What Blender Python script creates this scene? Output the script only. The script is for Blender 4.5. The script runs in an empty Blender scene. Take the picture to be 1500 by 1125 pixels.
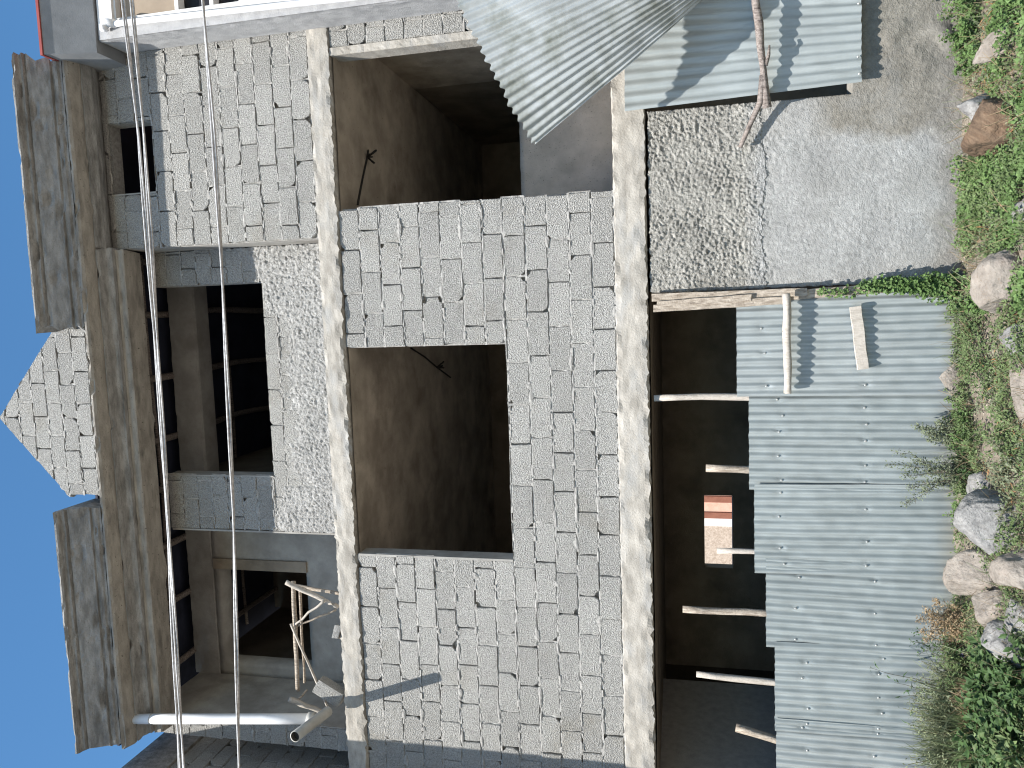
import bpy, bmesh, math, random
from mathutils import Vector, noise, Matrix
random.seed(11)
C = bpy.context.scene.collection
R = math.radians
U = random.uniform

# ------------------------------------------------------------------ camera model (photograph is turned on its side)
YAW, PITCH, ROLL, F = R(5.48), R(12.575), R(-.76), 1080.0
D, EZ = 7.2, 2.4
def cam_axes():
    cy, sy, cp, sp = math.cos(YAW), math.sin(YAW), math.cos(PITCH), math.sin(PITCH)
    cr, sr = math.cos(ROLL), math.sin(ROLL)
    f = Vector((-sy*cp, cy*cp, sp)); r = Vector((cy, sy, 0)); u = r.cross(f)
    return r*cr + u*sr, r*-sr + u*cr, f
AR, AU, AF = cam_axes()
def ray(x, y):
    return AR*(562.5-y) + AU*(750-x) + AF*F
def at(x, y, Y=0.0):            # measured point of the photograph on the plane at depth Y
    d = ray(x, y); t = (Y+D)/d.y
    return Vector((t*d.x, Y, EZ + t*d.z))
def atz(x, y, Z):               # ... on the level Z
    d = ray(x, y); t = (Z-EZ)/d.z
    return Vector((t*d.x, -D + t*d.y, Z))
def N(x, y, z, s=1.0): return noise.noise(Vector((x*s, y*s, z*s)))

# ------------------------------------------------------------------ materials
def mat(name, c0, c1, scale=8, rough=.9, bump=.3, bscale=80, bdist=.01, detail=6, metallic=0, lo=.35, hi=.65,
        island=0, spots=None, attr=False, stretch=None, translucent=0, spec=.25, blotch=None, pits=None, cloud=None, objvar=0):
    m = bpy.data.materials.new(name); m.use_nodes = True
    nt = m.node_tree; nd = nt.nodes; ln = nt.links
    b = nd['Principled BSDF']; b.inputs['Roughness'].default_value = rough
    b.inputs['Metallic'].default_value = metallic
    b.inputs['Specular IOR Level'].default_value = spec
    tc = nd.new('ShaderNodeTexCoord'); src = tc.outputs['Object']
    if stretch:
        mp = nd.new('ShaderNodeMapping'); mp.inputs['Scale'].default_value = stretch
        ln.new(src, mp.inputs['Vector']); src2 = mp.outputs['Vector']
    else: src2 = src
    def nz(s, d=detail, v=None):
        n = nd.new('ShaderNodeTexNoise'); n.inputs['Scale'].default_value = s; n.inputs['Detail'].default_value = d
        n.inputs['Roughness'].default_value = .62
        ln.new(v or src, n.inputs['Vector']); return n.outputs['Fac']
    def ramp(fac, a, bb, ca, cb):
        r = nd.new('ShaderNodeValToRGB'); e = r.color_ramp.elements
        e[0].position = a; e[1].position = bb; e[0].color = (*ca, 1); e[1].color = (*cb, 1)
        ln.new(fac, r.inputs['Fac']); return r.outputs['Color']
    def mix(a, bb, fac, mode='MIX'):
        x = nd.new('ShaderNodeMix'); x.data_type = 'RGBA'; x.blend_type = mode
        if isinstance(fac, float): x.inputs['Factor'].default_value = fac
        else: ln.new(fac, x.inputs['Factor'])
        ln.new(a, x.inputs['A']); ln.new(bb, x.inputs['B']) if not isinstance(bb, tuple) else setattr(x.inputs['B'], 'default_value', (*bb, 1))
        return x.outputs['Result']
    col = ramp(nz(scale, v=src2), lo, hi, c0, c1)
    if attr:
        a = nd.new('ShaderNodeVertexColor'); a.layer_name = 'wear'
        col = mix(col, a.outputs['Color'], 1.0, 'MULTIPLY')
    if blotch:                                   # (colour, scale, lo, hi): stains
        f = ramp(nz(blotch[1], 5, src2), blotch[2], blotch[3], (0, 0, 0), (1, 1, 1))
        col = mix(col, blotch[0], f)
    if cloud:                                    # (amount, scale): broad tone changes
        col = mix(col, ramp(nz(cloud[1], 4), .3, .7, (1-cloud[0],)*3, (1+cloud[0]*.3,)*3), 1.0, 'MULTIPLY')
    if objvar:
        oi = nd.new('ShaderNodeObjectInfo'); col = mix(col, ramp(oi.outputs['Random'], 0, 1, (1-objvar, 1-objvar*.8, 1-objvar*.85), (1, 1, 1.0)), 1.0, 'MULTIPLY')
    if spots:                                    # (colour, scale, lo, hi): fine grains
        f = ramp(nz(spots[1], 3), spots[2], spots[3], (0, 0, 0), (1, 1, 1))
        col = mix(col, spots[0], f)
    if island:
        g = nd.new('ShaderNodeNewGeometry')
        col = mix(col, ramp(g.outputs['Random Per Island'], 0, 1, (1-island,)*3, (1+island*.6,)*3), 1.0, 'MULTIPLY')
    ln.new(col, b.inputs['Base Color'])
    h = nz(bscale, 4)
    if pits:
        v = nd.new('ShaderNodeTexVoronoi'); v.inputs['Scale'].default_value = pits
        ln.new(src, v.inputs['Vector'])
        ad = nd.new('ShaderNodeMath'); ad.operation = 'ADD'; ln.new(h, ad.inputs[0]); ln.new(v.outputs['Distance'], ad.inputs[1]); h = ad.outputs[0]
    if bump:
        bp = nd.new('ShaderNodeBump'); bp.inputs['Strength'].default_value = bump; bp.inputs['Distance'].default_value = bdist
        ln.new(h, bp.inputs['Height']); ln.new(bp.outputs['Normal'], b.inputs['Normal'])
    if translucent:
        t = nd.new('ShaderNodeBsdfTranslucent'); ln.new(col, t.inputs['Color'])
        ms = nd.new('ShaderNodeMixShader'); ms.inputs['Fac'].default_value = translucent
        ln.new(b.outputs[0], ms.inputs[1]); ln.new(t.outputs[0], ms.inputs[2])
        ln.new(ms.outputs[0], nd['Material Output'].inputs['Surface'])
    return m

M = {}
M['block'] = mat('hollow_block', (.275, .27, .254), (.505, .496, .468), 75, .95, 1.0, 115, .012, island=.10, spots=((.13, .13, .125), 105, .585, .65), pits=105, cloud=(.13, .8), blotch=((.31, .29, .25), 1.3, .56, .78))
M['mortar'] = mat('mortar', (.26, .25, .235), (.42, .41, .385), 25, .95, .9, 70, .012)
M['concrete'] = mat('cast_concrete', (.30, .278, .243), (.475, .445, .395), 5, .92, .55, 60, .01, spots=((.17, .155, .13), 70, .65, .70), blotch=((.36, .36, .35), 1.6, .5, .72), stretch=(1, 1, 2.5), cloud=(.2, 1.3))
M['cornice'] = mat('weathered_concrete', (.195, .19, .18), (.345, .337, .32), 6, .95, .9, 45, .014, stretch=(.8, 3, 3), blotch=((.125, .122, .115), 2.6, .5, .72), spots=((.16, .15, .135), 80, .63, .7))
M['tanband'] = mat('tan_concrete', (.235, .217, .19), (.375, .348, .305), 5, .95, .8, 45, .012, stretch=(.8, 2.5, 2.5), blotch=((.15, .14, .125), 2.6, .54, .72), spots=((.12, .105, .09), 32, .66, .70))
M['roughcast'] = mat('roughcast', (.27, .266, .255), (.50, .493, .475), 30, .97, 1.0, 75, .018, attr=True, spots=((.14, .135, .12), 55, .61, .67), cloud=(.2, 3))
M['plaster'] = mat('grey_plaster', (.26, .25, .232), (.36, .35, .325), 4, .95, .45, 70, .008, spots=((.18, .17, .15), 45, .68, .73), blotch=((.2, .186, .168), 1.4, .5, .75))
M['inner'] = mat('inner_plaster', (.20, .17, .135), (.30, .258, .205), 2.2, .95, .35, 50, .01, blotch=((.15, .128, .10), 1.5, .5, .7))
M['tin'] = mat('galvanised_tin', (.305, .333, .336), (.388, .418, .419), 2.4, .5, .08, 14, .01, metallic=.3, spec=.35, stretch=(5, 1, .5), blotch=((.265, .288, .288), 3.5, .5, .72), attr=True, objvar=.12)
M['oldtin'] = mat('weathered_tin', (.42, .445, .445), (.53, .555, .555), 3, .55, .1, 18, .01, metallic=.3, spec=.3, blotch=((.25, .265, .235), 3.2, .45, .7))
M['wood'] = mat('grey_wood', (.22, .18, .14), (.46, .40, .33), 9, .9, .6, 60, .008, stretch=(6, 6, 1.2), blotch=((.13, .105, .085), 8, .56, .7))
M['palewood'] = mat('pale_pole', (.34, .305, .26), (.52, .475, .42), 9, .85, .5, 60, .006, stretch=(5, 5, 1.2), blotch=((.25, .2, .16), 9, .58, .7))
M['darkwood'] = mat('dark_pole', (.14, .115, .10), (.30, .26, .235), 10, .9, .7, 60, .008, stretch=(6, 6, 1), blotch=((.08, .065, .06), 8, .52, .66))
M['pvc'] = mat('white_pvc', (.72, .72, .73), (.80, .80, .80), 6, .35, .03, 30, .004, spec=.5, blotch=((.58, .57, .55), 5, .6, .8))
M['greypvc'] = mat('grey_pvc', (.38, .37, .34), (.47, .455, .42), 8, .55, .1, 40, .004)
M['black'] = mat('wire_and_pipe_shade', (.02, .02, .02), (.035, .033, .03), 8, .9, 0)  # black for the ceiling wires and the painted shade inside the outlet pipe
M['cable'] = mat('cable', (.30, .295, .29), (.55, .545, .54), 60, .5, .2, 200, .002, spec=.4)
M['steel'] = mat('nail_head', (.50, .50, .49), (.62, .62, .6), 30, .4, 0, metallic=.8)
M['ground'] = mat('soil', (.135, .115, .09), (.24, .205, .165), 7, .98, .9, 30, .03, spots=((.42, .37, .3), 40, .6, .68))
M['rock'] = mat('grey_rock', (.145, .142, .137), (.29, .284, .272), 14, .95, 1.0, 35, .02, spots=((.15, .145, .14), 70, .58, .68))
M['tanrock'] = mat('tan_rock', (.175, .153, .13), (.305, .272, .234), 9, .95, 1.0, 28, .02, spots=((.2, .165, .13), 50, .58, .68), blotch=((.24, .2, .17), 4, .5, .68))
M['brownrock'] = mat('brown_earth_rock', (.085, .058, .04), (.185, .128, .085), 7, .97, 1.0, 22, .03, stretch=(3, 1, .7), blotch=((.11, .07, .045), 6, .5, .66))
def leafmat(name, a, b): return mat(name, a, b, 3, .6, 0, island=.38, translucent=.25, spec=.3)
M['leaf'] = leafmat('bright_leaf', (.085, .148, .042), (.155, .24, .085))
M['weed'] = leafmat('dull_leaf', (.09, .135, .05), (.17, .225, .095))
M['greyleaf'] = leafmat('grey_green_leaf', (.13, .16, .09), (.24, .265, .17))
M['grass'] = leafmat('grass_blade', (.15, .18, .095), (.30, .325, .20))
M['darkleaf'] = leafmat('deep_leaf', (.04, .085, .025), (.085, .14, .05))
M['dry'] = leafmat('dry_stalk', (.27, .19, .105), (.43, .33, .21))
M['rust'] = leafmat('rust_straw', (.30, .15, .065), (.43, .24, .12))
M['purple'] = mat('purple_petal', (.16, .10, .42), (.26, .18, .55), 20, .6, 0)
M['stemgreen'] = mat('plant_stem', (.12, .115, .06), (.22, .2, .12), 20, .8, 0)
M['stemdark'] = mat('dark_stem', (.07, .06, .045), (.13, .11, .085), 20, .8, 0)
M['rooftin'] = mat('red_roof_sheet', (.22, .05, .045), (.28, .07, .06), 5, .5, .1)
M['soffit'] = mat('grey_soffit', (.20, .21, .22), (.27, .28, .29), 4, .9, .2)
M['render'] = mat('grey_render', (.33, .33, .335), (.44, .44, .44), 10, .95, .7, 90, .008)
M['whitepaint'] = mat('white_paint', (.66, .65, .63), (.76, .75, .73), 5, .8, .15, 60, .005)
M['tanpaint'] = mat('tan_board', (.27, .215, .16), (.34, .275, .205), 3, .7, .1)
M['palepaint'] = mat('pale_render', (.55, .545, .53), (.66, .655, .64), 4, .9, .25, 60, .006)
M['glass'] = mat('dark_glass', (.012, .013, .015), (.03, .03, .035), 3, .5, 0, spec=.08)
M['ceiling'] = mat('ceiling_plaster', (.37, .322, .265), (.52, .46, .385), 2.2, .95, .35, 50, .01, cloud=(.25, 1.1), blotch=((.26, .224, .184), 1.7, .52, .72), spots=((.17, .14, .11), 30, .68, .72))
M['unlitplaster'] = mat('unlit_room_plaster', (.075, .066, .055), (.12, .105, .088), 2.2, .95, .35, 50, .01)  # inner plaster darkened in colour so the back rooms look unlit
M['float'] = mat('floated_plaster', (.285, .279, .266), (.41, .403, .385), 22, .97, .7, 80, .014, attr=True, spots=((.2, .195, .185), 85, .60, .67), cloud=(.14, 1.8), blotch=((.29, .285, .27), 1.6, .5, .72))
M['parapet'] = mat('parapet_plaster', (.44, .405, .36), (.58, .53, .475), 4, .95, .45, 70, .008, spots=((.18, .17, .15), 60, .64, .70), blotch=((.37, .34, .30), 1.8, .5, .75))
M['underside'] = mat('navy_underlay', (.02, .024, .04), (.035, .04, .065), 3, .8, .1)
M['beige'] = mat('beige_render', (.36, .285, .225), (.56, .47, .39), 22, .95, .6, 60, .01, spots=((.42, .32, .25), 40, .6, .7))
M['pinkstone'] = mat('pink_render', (.62, .36, .27), (.72, .46, .36), 6, .9, .2)
M['brownband'] = mat('brown_band', (.22, .09, .06), (.28, .12, .08), 6, .9, .2)

# ------------------------------------------------------------------ object helpers
def link(o): C.objects.link(o); return o
def tag(o, label=None, cat=None, group=None, kind=None):
    if label: o['label'] = label
    if cat: o['category'] = cat
    if group: o['group'] = group
    if kind: o['kind'] = kind
    return o
def thing(name, label, cat, loc=(0, 0, 0), group=None):
    o = bpy.data.objects.new(name, None); o.empty_display_size = .1; link(o); o.location = loc
    return tag(o, label, cat, group)
def wloc(o):
    v = Vector((0, 0, 0))
    while o: v += o.location; o = o.parent
    return v
class MB:
    def __init__(s): s.v = []; s.f = []; s.c = None
    def vert(s, p): s.v.append(tuple(p)); return len(s.v)-1
    def poly(s, pts): s.f.append([s.vert(p) for p in pts])
    def box(s, x0, x1, y0, y1, z0, z1):
        i = len(s.v)
        s.v += [(x0,y0,z0),(x1,y0,z0),(x1,y1,z0),(x0,y1,z0),(x0,y0,z1),(x1,y0,z1),(x1,y1,z1),(x0,y1,z1)]
        for q in ((0,3,2,1),(4,5,6,7),(0,1,5,4),(1,2,6,5),(2,3,7,6),(3,0,4,7)): s.f.append([i+k for k in q])
        return s
    def grid(s, fn, nu, nv):          # fn(i/nu, j/nv) -> point
        i0 = len(s.v)
        for j in range(nv+1):
            for i in range(nu+1): s.v.append(tuple(fn(i/nu, j/nv)))
        w = nu+1
        for j in range(nv):
            for i in range(nu):
                a = i0+j*w+i; s.f.append([a, a+1, a+1+w, a+w])
        return s
    def tube(s, pts, rad, n=10, wob=0, seed=0, caps=True):
        pts = [Vector(p) for p in pts]; rings = []
        for k, p in enumerate(pts):
            t = (pts[min(k+1, len(pts)-1)]-pts[max(k-1, 0)]).normalized()
            a = Vector((0, 0, 1)) if abs(t.z) < .9 else Vector((1, 0, 0))
            e = t.cross(a).normalized(); g = t.cross(e)
            r = rad(k/(len(pts)-1)) if callable(rad) else rad
            ring = []
            for q in range(n):
                th = 2*math.pi*q/n
                rr = r*(1+wob*noise.noise(Vector((math.cos(th)*1.3+seed, math.sin(th)*1.3, k*.35+seed))))
                ring.append(s.vert(p+e*math.cos(th)*rr+g*math.sin(th)*rr))
            rings.append(ring)
        for a, b in zip(rings, rings[1:]):
            for q in range(n): s.f.append([a[q], a[(q+1) % n], b[(q+1) % n], b[q]])
        if caps: s.f.append(rings[0][::-1]); s.f.append(rings[-1])
        return s
    def build(s, name, m, parent=None, smooth=False, loc=None):
        me = bpy.data.meshes.new(name)
        o = bpy.data.objects.new(name, me)
        if parent: o.parent = parent; off = wloc(parent)
        elif loc is not None: o.location = loc; off = Vector(loc)
        else: off = Vector((0, 0, 0))
        me.from_pydata([(x-off.x, y-off.y, z-off.z) for x, y, z in s.v], [], s.f)
        if s.c:
            a = me.color_attributes.new('wear', 'FLOAT_COLOR', 'POINT')
            for i, c in enumerate(s.c): a.data[i].color = (*c, 1)
        me.materials.append(M[m]); me.update()
        if smooth:
            for p in me.polygons: p.use_smooth = True
        return link(o)
def path(a, b, n=10, wob=.01, seed=0, sag=0):
    a, b = Vector(a), Vector(b); out = []
    for k in range(n+1):
        t = k/n; p = a.lerp(b, t); e = math.sin(math.pi*t)
        p += Vector((N(t*3, seed, 1), N(t*3, seed, 5), N(t*3, seed, 9)))*wob*(.4+e)
        p.z -= sag*4*t*(1-t); out.append(p)
    return out
def pole(name, a, b, r0, r1, m, parent=None, wob=.02, seed=0, n=12, **k):
    s = MB().tube(path(a, b, n, wob, seed), lambda t: r0+(r1-r0)*t, 10, .35, seed)
    return s.build(name, m, parent, True, **k)

# ------------------------------------------------------------------ walls
def cells(x0, x1, z0, z1, holes):
    zs = sorted({z0, z1, *[min(max(h[k], z0), z1) for h in holes for k in (2, 3)]})
    for a, b in zip(zs, zs[1:]):
        if b-a < 1e-4: continue
        iv = [(x0, x1)]
        for h in holes:
            if h[2] < (a+b)/2 < h[3]:
                nv = []
                for p, q in iv:
                    if h[1] <= p or h[0] >= q: nv.append((p, q)); continue
                    if h[0] > p: nv.append((p, h[0]))
                    if h[1] < q: nv.append((h[1], q))
                iv = nv
        for p, q in iv: yield p, q, a, b
def clip(poly, n, d):                 # keep n.p <= d
    out = []
    for a, b in zip(poly, poly[1:]+poly[:1]):
        da, db = n[0]*a[0]+n[1]*a[1]-d, n[0]*b[0]+n[1]*b[1]-d
        if da <= 0: out.append(a)
        if da*db < 0:
            t = da/(da-db); out.append((a[0]+(b[0]-a[0])*t, a[1]+(b[1]-a[1])*t))
    return out
def block(s, poly, y, rng, P):
    cx = sum(p[0] for p in poly)/len(poly); cz = sum(p[1] for p in poly)/len(poly)
    ring = []
    for a, b in zip(poly, poly[1:]+poly[:1]):
        L = math.hypot(b[0]-a[0], b[1]-a[1]); n = max(1, int(L/.05))
        for k in range(n):
            t = k/n; x, z = a[0]+(b[0]-a[0])*t, a[1]+(b[1]-a[1])*t
            j = .0035 if k else .002
            if k == 0 and rng.random() < .25: j = .011
            if k == 0 and rng.random() < .10:
                q = rng.uniform(.10, .22); x += (cx-x)*q; z += (cz-z)*q*1.3
            ring.append((x+rng.uniform(-j, j), z+rng.uniform(-j, j)))
    dy = rng.uniform(-.004, .006); tx, tz = rng.uniform(-.015, .015), rng.uniform(-.02, .02)
    if rng.random() < .06: dy -= .008
    outer = []; inner = []; back = []
    for x, z in ring:
        o = y+dy+(x-cx)*tx+(z-cz)*tz
        e = .007/max(.03, math.hypot(x-cx, z-cz))
        inner.append(s.vert(P(x+(cx-x)*e, o, z+(cz-z)*e)))
        outer.append(s.vert(P(x, o+.007, z))); back.append(s.vert(P(x, y+.07, z)))
    n = len(ring); s.f.append(inner)
    for k in range(n):
        q = (k+1) % n
        s.f.append([outer[k], outer[q], inner[q], inner[k]]); s.f.append([back[k], back[q], outer[q], outer[k]])
def o_last(xx, i, seed): return .006*N(xx*1.7, i*3.1, seed)
def block_wall(name, parent, x0, x1, z0, z1, y, holes=(), clips=(), L=.415, H=.207, seed=1, P=None, core=.2, back_core=True, missing=.06, drift=0.0):
    P = P or (lambda x, yy, z: (x, yy, z))
    rng = random.Random(seed); n = max(1, round((z1-z0)/H)); h = (z1-z0)/n
    s = MB(); mo = MB(); holes = list(holes)
    for i in range(n):
        za, zb = z0+i*h, z0+(i+1)*h
        x = x0-rng.uniform(0, .06)-(i % 2)*L/2
        edges = []
        while x < x1+L: edges.append(x+rng.uniform(-.012, .012)); x += L*rng.choice((1, 1, 1, 1, .98, 1.02, .94))
        for p, q, a, b in cells(x0, x1, za, zb, holes):
            for ea, eb in zip(edges, edges[1:]):
                xa, xb = max(ea, p), min(eb, q)
                if xb-xa < .025: continue
                g = rng.uniform(.003, .008); gz = rng.uniform(.003, .007)
                wz = lambda xx: .006*N(xx*1.7, i*3.1, seed)
                poly = [(xa+g, a+(gz if a == za else 0)+wz(xa)), (xb-rng.uniform(.003, .007), a+(gz if a == za else 0)+wz(xb)),
                        (xb-rng.uniform(.003, .007), b-(gz if b == zb else 0)+wz(xb)), (xa+g, b-(gz if b == zb else 0)+wz(xa))]
                for cn, cd in clips:
                    poly = clip(poly, cn, cd)
                    if len(poly) < 3: break
                if len(poly) < 3: continue
                block(s, poly, y, rng, P)
                if rng.random() > .45+missing:             # upright joint filled
                    w = .012
                    pts = [(xb, a+(b-a)*k/4) for k in range(5)]
                    if all(cn[0]*px+cn[1]*pz <= cd for cn, cd in clips for px, pz in pts):
                        dd = [y+rng.uniform(.0, .018) for _ in pts]
                        for k in range(4):
                            mo.poly([P(xb-w, dd[k], pts[k][1]), P(xb+w, dd[k]+.002, pts[k][1]), P(xb+w, dd[k+1]+.002, pts[k+1][1]), P(xb-w, dd[k+1], pts[k+1][1])])
            xx = p                                         # bed joint under this course
            while xx < q-.005:
                xe = min(q, xx+rng.uniform(.03, .09))
                if rng.random() > missing and all(cn[0]*t+cn[1]*a <= cd for cn, cd in clips for t in (xx, xe)):
                    w = rng.uniform(.007, .013); d0, d1 = y+rng.uniform(-.007, .016), y+rng.uniform(-.007, .016)
                    o = .006*N(xx*1.7, i*3.1, seed)
                    mo.poly([P(xx, d0, a-w+o), P(xe, d1, a-w+o), P(xe, d1+.004, a+w+o), P(xx, d0+.004, a+w+o)])
                if rng.random() < .10 and not clips:       # mortar squeezed out over the face
                    cx_, w_, h_ = (xx+xe)/2, rng.uniform(.03, .10), rng.uniform(.012, .03); hz = a+o_last(xx, i, seed)+rng.uniform(-.012, .01)
                    if p+.03 < cx_-w_ and cx_+w_ < q-.03 and za+.03 < b:
                        m_ = 9; cen = P(cx_, y-.010, hz); ring_ = []
                        for k in range(m_):
                            th = 6.283*k/m_; rr = rng.uniform(.6, 1.1); ring_.append(mo.vert(P(cx_+math.cos(th)*w_*rr, y-.0035, hz+math.sin(th)*h_*rr)))
                        c_ = mo.vert(cen)
                        for k in range(m_): mo.f.append([ring_[k], ring_[(k+1) % m_], c_])
                xx = xe
    w = s.build(name, 'block', parent)
    if back_core:
        if clips:
            pl = [(x0, z0), (x1, z0), (x1, z1), (x0, z1)]
            for cn, cd in clips: pl = clip(pl, cn, cd-.012)
            f = [mo.vert(P(a, y+.05, b)) for a, b in pl]; g = [mo.vert(P(a, y+core, b)) for a, b in pl]; m_ = len(pl)
            mo.f.append(f); mo.f.append(g[::-1])
            for k in range(m_): mo.f.append([f[k], f[(k+1) % m_], g[(k+1) % m_], g[k]])
        else:
            for p, q, a, b in cells(x0, x1, z0, z1, holes):
                i = len(mo.v); mo.box(p, q, y+.05, y+core, a, b)
                for k in range(i, len(mo.v)): mo.v[k] = tuple(P(*mo.v[k]))
    mo.build('mortar', 'mortar', w)
    return w
def ragged_slab(name, m, parent, x0, x1, y0, y1, z0, z1, amp=.014, seed=0, step=.03):
    n = int((x1-x0)/step); s = MB()
    prof = [(y1, z0, 0), (y0+.04, z0, .3), (y0+.004, z0+.012, 1), (y0, z0+(z1-z0)*.2, .6), (y0-.002, z0+(z1-z0)*.4, .3), (y0, z0+(z1-z0)*.62, .3), (y0, z0+(z1-z0)*.82, .6), (y0+.003, z1-.012, 1), (y0+.04, z1, .3), (y1, z1, 0)]
    def fn(u, v):
        x = x0+(x1-x0)*u; k = round(v*(len(prof)-1)); y, z, a = prof[k]
        j = amp*a*(N(x*14, k*5.3, seed)+.7*N(x*41, k*2.7, seed+3))
        big = amp*2.2*a*max(0, N(x*3.1, k*7.7, seed+8)-.25)*(1 if k < 5 else -1)
        return (x, y+amp*.9*a*N(x*6, k, seed+9)+abs(big)*.5, z+j+big)
    s.grid(fn, n, len(prof)-1)
    w = n+1
    s.f.append([k*w for k in range(len(prof))][::-1]); s.f.append([k*w+n for k in range(len(prof))])
    return s.build(name, m, parent)
def panel(name, m, parent, x0, x1, z0, z1, depth, wear=None, res=.02, keep=None, back=.06, edge=.012):
    nx, nz = int((x1-x0)/res), int((z1-z0)/res); s = MB(); idx = {}; s.c = []
    for j in range(nz+1):
        for i in range(nx+1):
            x, z = x0+(x1-x0)*i/nx, z0+(z1-z0)*j/nz
            ex = edge*(N(z*17, i*.01, 3)+.6*N(z*50, 2, i*.01)) if i in (0, nx) else 0
            ez = edge*(N(x*17, j*.01, 7)+.6*N(x*50, 5, j*.01)) if j in (0, nz) else 0
            idx[i, j] = s.vert((x+ex, depth(x, z), z+ez)); s.c.append(wear(x, z) if wear else (1, 1, 1))
    cell = {}
    for j in range(nz):
        for i in range(nx):
            x, z = x0+(x1-x0)*(i+.5)/nx, z0+(z1-z0)*(j+.5)/nz
            if keep and not keep(x, z): continue
            cell[i, j] = 1; s.f.append([idx[i, j], idx[i+1, j], idx[i+1, j+1], idx[i, j+1]])
    bk = {}
    def B(k):
        if k not in bk:
            v = s.v[idx[k]]; bk[k] = s.vert((v[0], v[1]+back, v[2])); s.c.append(s.c[idx[k]])
        return bk[k]
    for i, j in cell:
        for (di, dj, a, b) in ((-1, 0, (i, j+1), (i, j)), (1, 0, (i+1, j), (i+1, j+1)), (0, -1, (i, j), (i+1, j)), (0, 1, (i+1, j+1), (i, j+1))):
            if (i+di, j+dj) not in cell: s.f.append([idx[b], idx[a], B(a), B(b)])
    return s.build(name, m, parent, True)

# ------------------------------------------------------------------ the unfinished building
BX0, BX1 = -5.0, 2.93
B = thing('unfinished_building', 'unfinished three storey grey block building with open windows and a broken concrete cornice', 'building', (-1, 0, 0))
S1b, S1t, S2b, S2t = 2.655, 2.965, 5.79, 6.035
ragged_slab('floor_slab', 'concrete', B, -6.4, 2.92, -.03, 6.2, S1b, S1t, .022, 1)
ragged_slab('floor_slab', 'concrete', B, -5.0, 3.32, -.03, 6.2, S2b, S2t, .022, 5)
# first floor
W1 = (-2.51, -.29, 4.066, S2b+.02)
block_wall('block_wall', B, -6.4, 1.15, S1t, S2b, 0, [W1], seed=4, H=.2173, L=.425)
# right bay of the top floor
WR = (1.46, 2.235, 7.92, 8.48)
block_wall('block_wall', B, .87, 3.32, S2t, 8.54, 0, [WR], seed=9, H=.209)
s = MB(); s.box(.87, .95, .201, .45, S2t, 8.4); s.build('bay_return', 'plaster', B)
s = MB(); s.box(1.462, 1.478, .004, .2, 7.93, 8.5); s.box(1.4, 2.3, .07, .2, 7.885, 7.918); s.build('window_reveal', 'plaster', B)
# middle bay, set back
WM = (-1.775, .465, 7.0, 8.45)
MY = .45
block_wall('block_wall', B, -2.435, .868, S2t, 8.42, MY, [WM], seed=15)
def rough_depth(x, z):
    edge = 6.80+.20*N(x*2.3, 1, 4)+.08*N(x*9, z*9, 2)
    if x > .05: edge += 1.5*max(0, (x-.05))*.55
    if x < -1.9: edge += .25
    t = (edge-z)/.25
    t = max(-1, min(1, t))
    return MY+.012-.030*t-.010*N(x*22, z*22, 1)-.014*N(x*47, z*47, 6)-.012*N(x*88, z*88, 3)
panel('rough_plaster', 'roughcast', B, -2.43, .865, S2t+.005, 7.5, rough_depth, None, .011, lambda x, z: rough_depth(x, z) < MY+.03 and not (WM[0]-.01 < x < WM[1]+.01 and z > WM[2]-.015), .03)
s = MB(); s.box(-1.79, -1.773, MY-.006, MY+.2, 7.0, 8.4); s.build('window_reveal', 'plaster', B)
s = MB(); s.box(-2.456, -2.437, MY-.004, MY+.2, S2t, 8.4); s.build('window_reveal', 'plaster', B)
# balcony on the left: back wall with an opening, side wall, floor edge
BY = 1.2
def flat(y, a=.004, s_=6): return lambda x, z: y+a*N(x*s_, z*s_, y)
panel('balcony_wall', 'plaster', B, -4.66, -2.0, S2t, 8.42, flat(BY), None, .06, lambda x, z: not (-4.5 < x < -3.2 and 7.06 < z < 8.31), .2)
s = MB()
for a in ((-3.2, -3.06, BY-.03, BY-.004, 7.06, 8.40), ): s.box(*a)
s.build('door_band', 'inner', B)
ragged_slab('ring_beam', 'plaster', B, -4.66, .87, BY-.02, BY+.28, 8.42, 8.80, .01, 12, .06)
s = MB(); s.grid(lambda u, v: (-4.66+.01*N(u*9, v*9, 3), .2+1.1*u, S2t+2.7*v), 10, 20); s.box(-4.9, -4.68, .27, 6, S2t, 8.7)
s.build('side_wall', 'plaster', B)
s = MB(); s.box(-4.68, -4.655, 1.31, 5.4, S2t, 8.8); s.build('side_wall', 'unlitplaster', B)  # rear stretch of the wall, its shade put into the colour
block_wall('side_wall_end', B, -4.93, -4.66, S2t, 8.62, .2, seed=22, core=.06)
# right veranda of the first floor
panel('veranda_wall', 'parapet', B, 1.15, 3.04, S1t+.005, 4.20, flat(1.72), None, .06, None, .15)
s = MB(); s.grid(lambda u, v: (3.05+.006*N(u*5, v*7, 1), .2+2.3*u, S1t+2.83*v), 12, 24); s.build('veranda_side_wall', 'ceiling', B)
s = MB(); s.grid(lambda u, v: (2.675+.075*u, -.016+.006*N(u*3, v*40, 2)+.004*N(v*90, u*4, 1), S1t+.004+(S2b-S1t-.008)*v), 3, 90); s.box(2.677, 2.752, 0, .2, S1t, S2b); s.build('door_jamb', 'concrete', B)
s = MB(); s.box(1.0, 1.145, .202, 5.9, S1t, S2b); s.build('partition_wall', 'inner', B)
block_wall('block_pier', B, 2.755, 3.32, S1t, S2b, -.005, seed=31)
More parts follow.
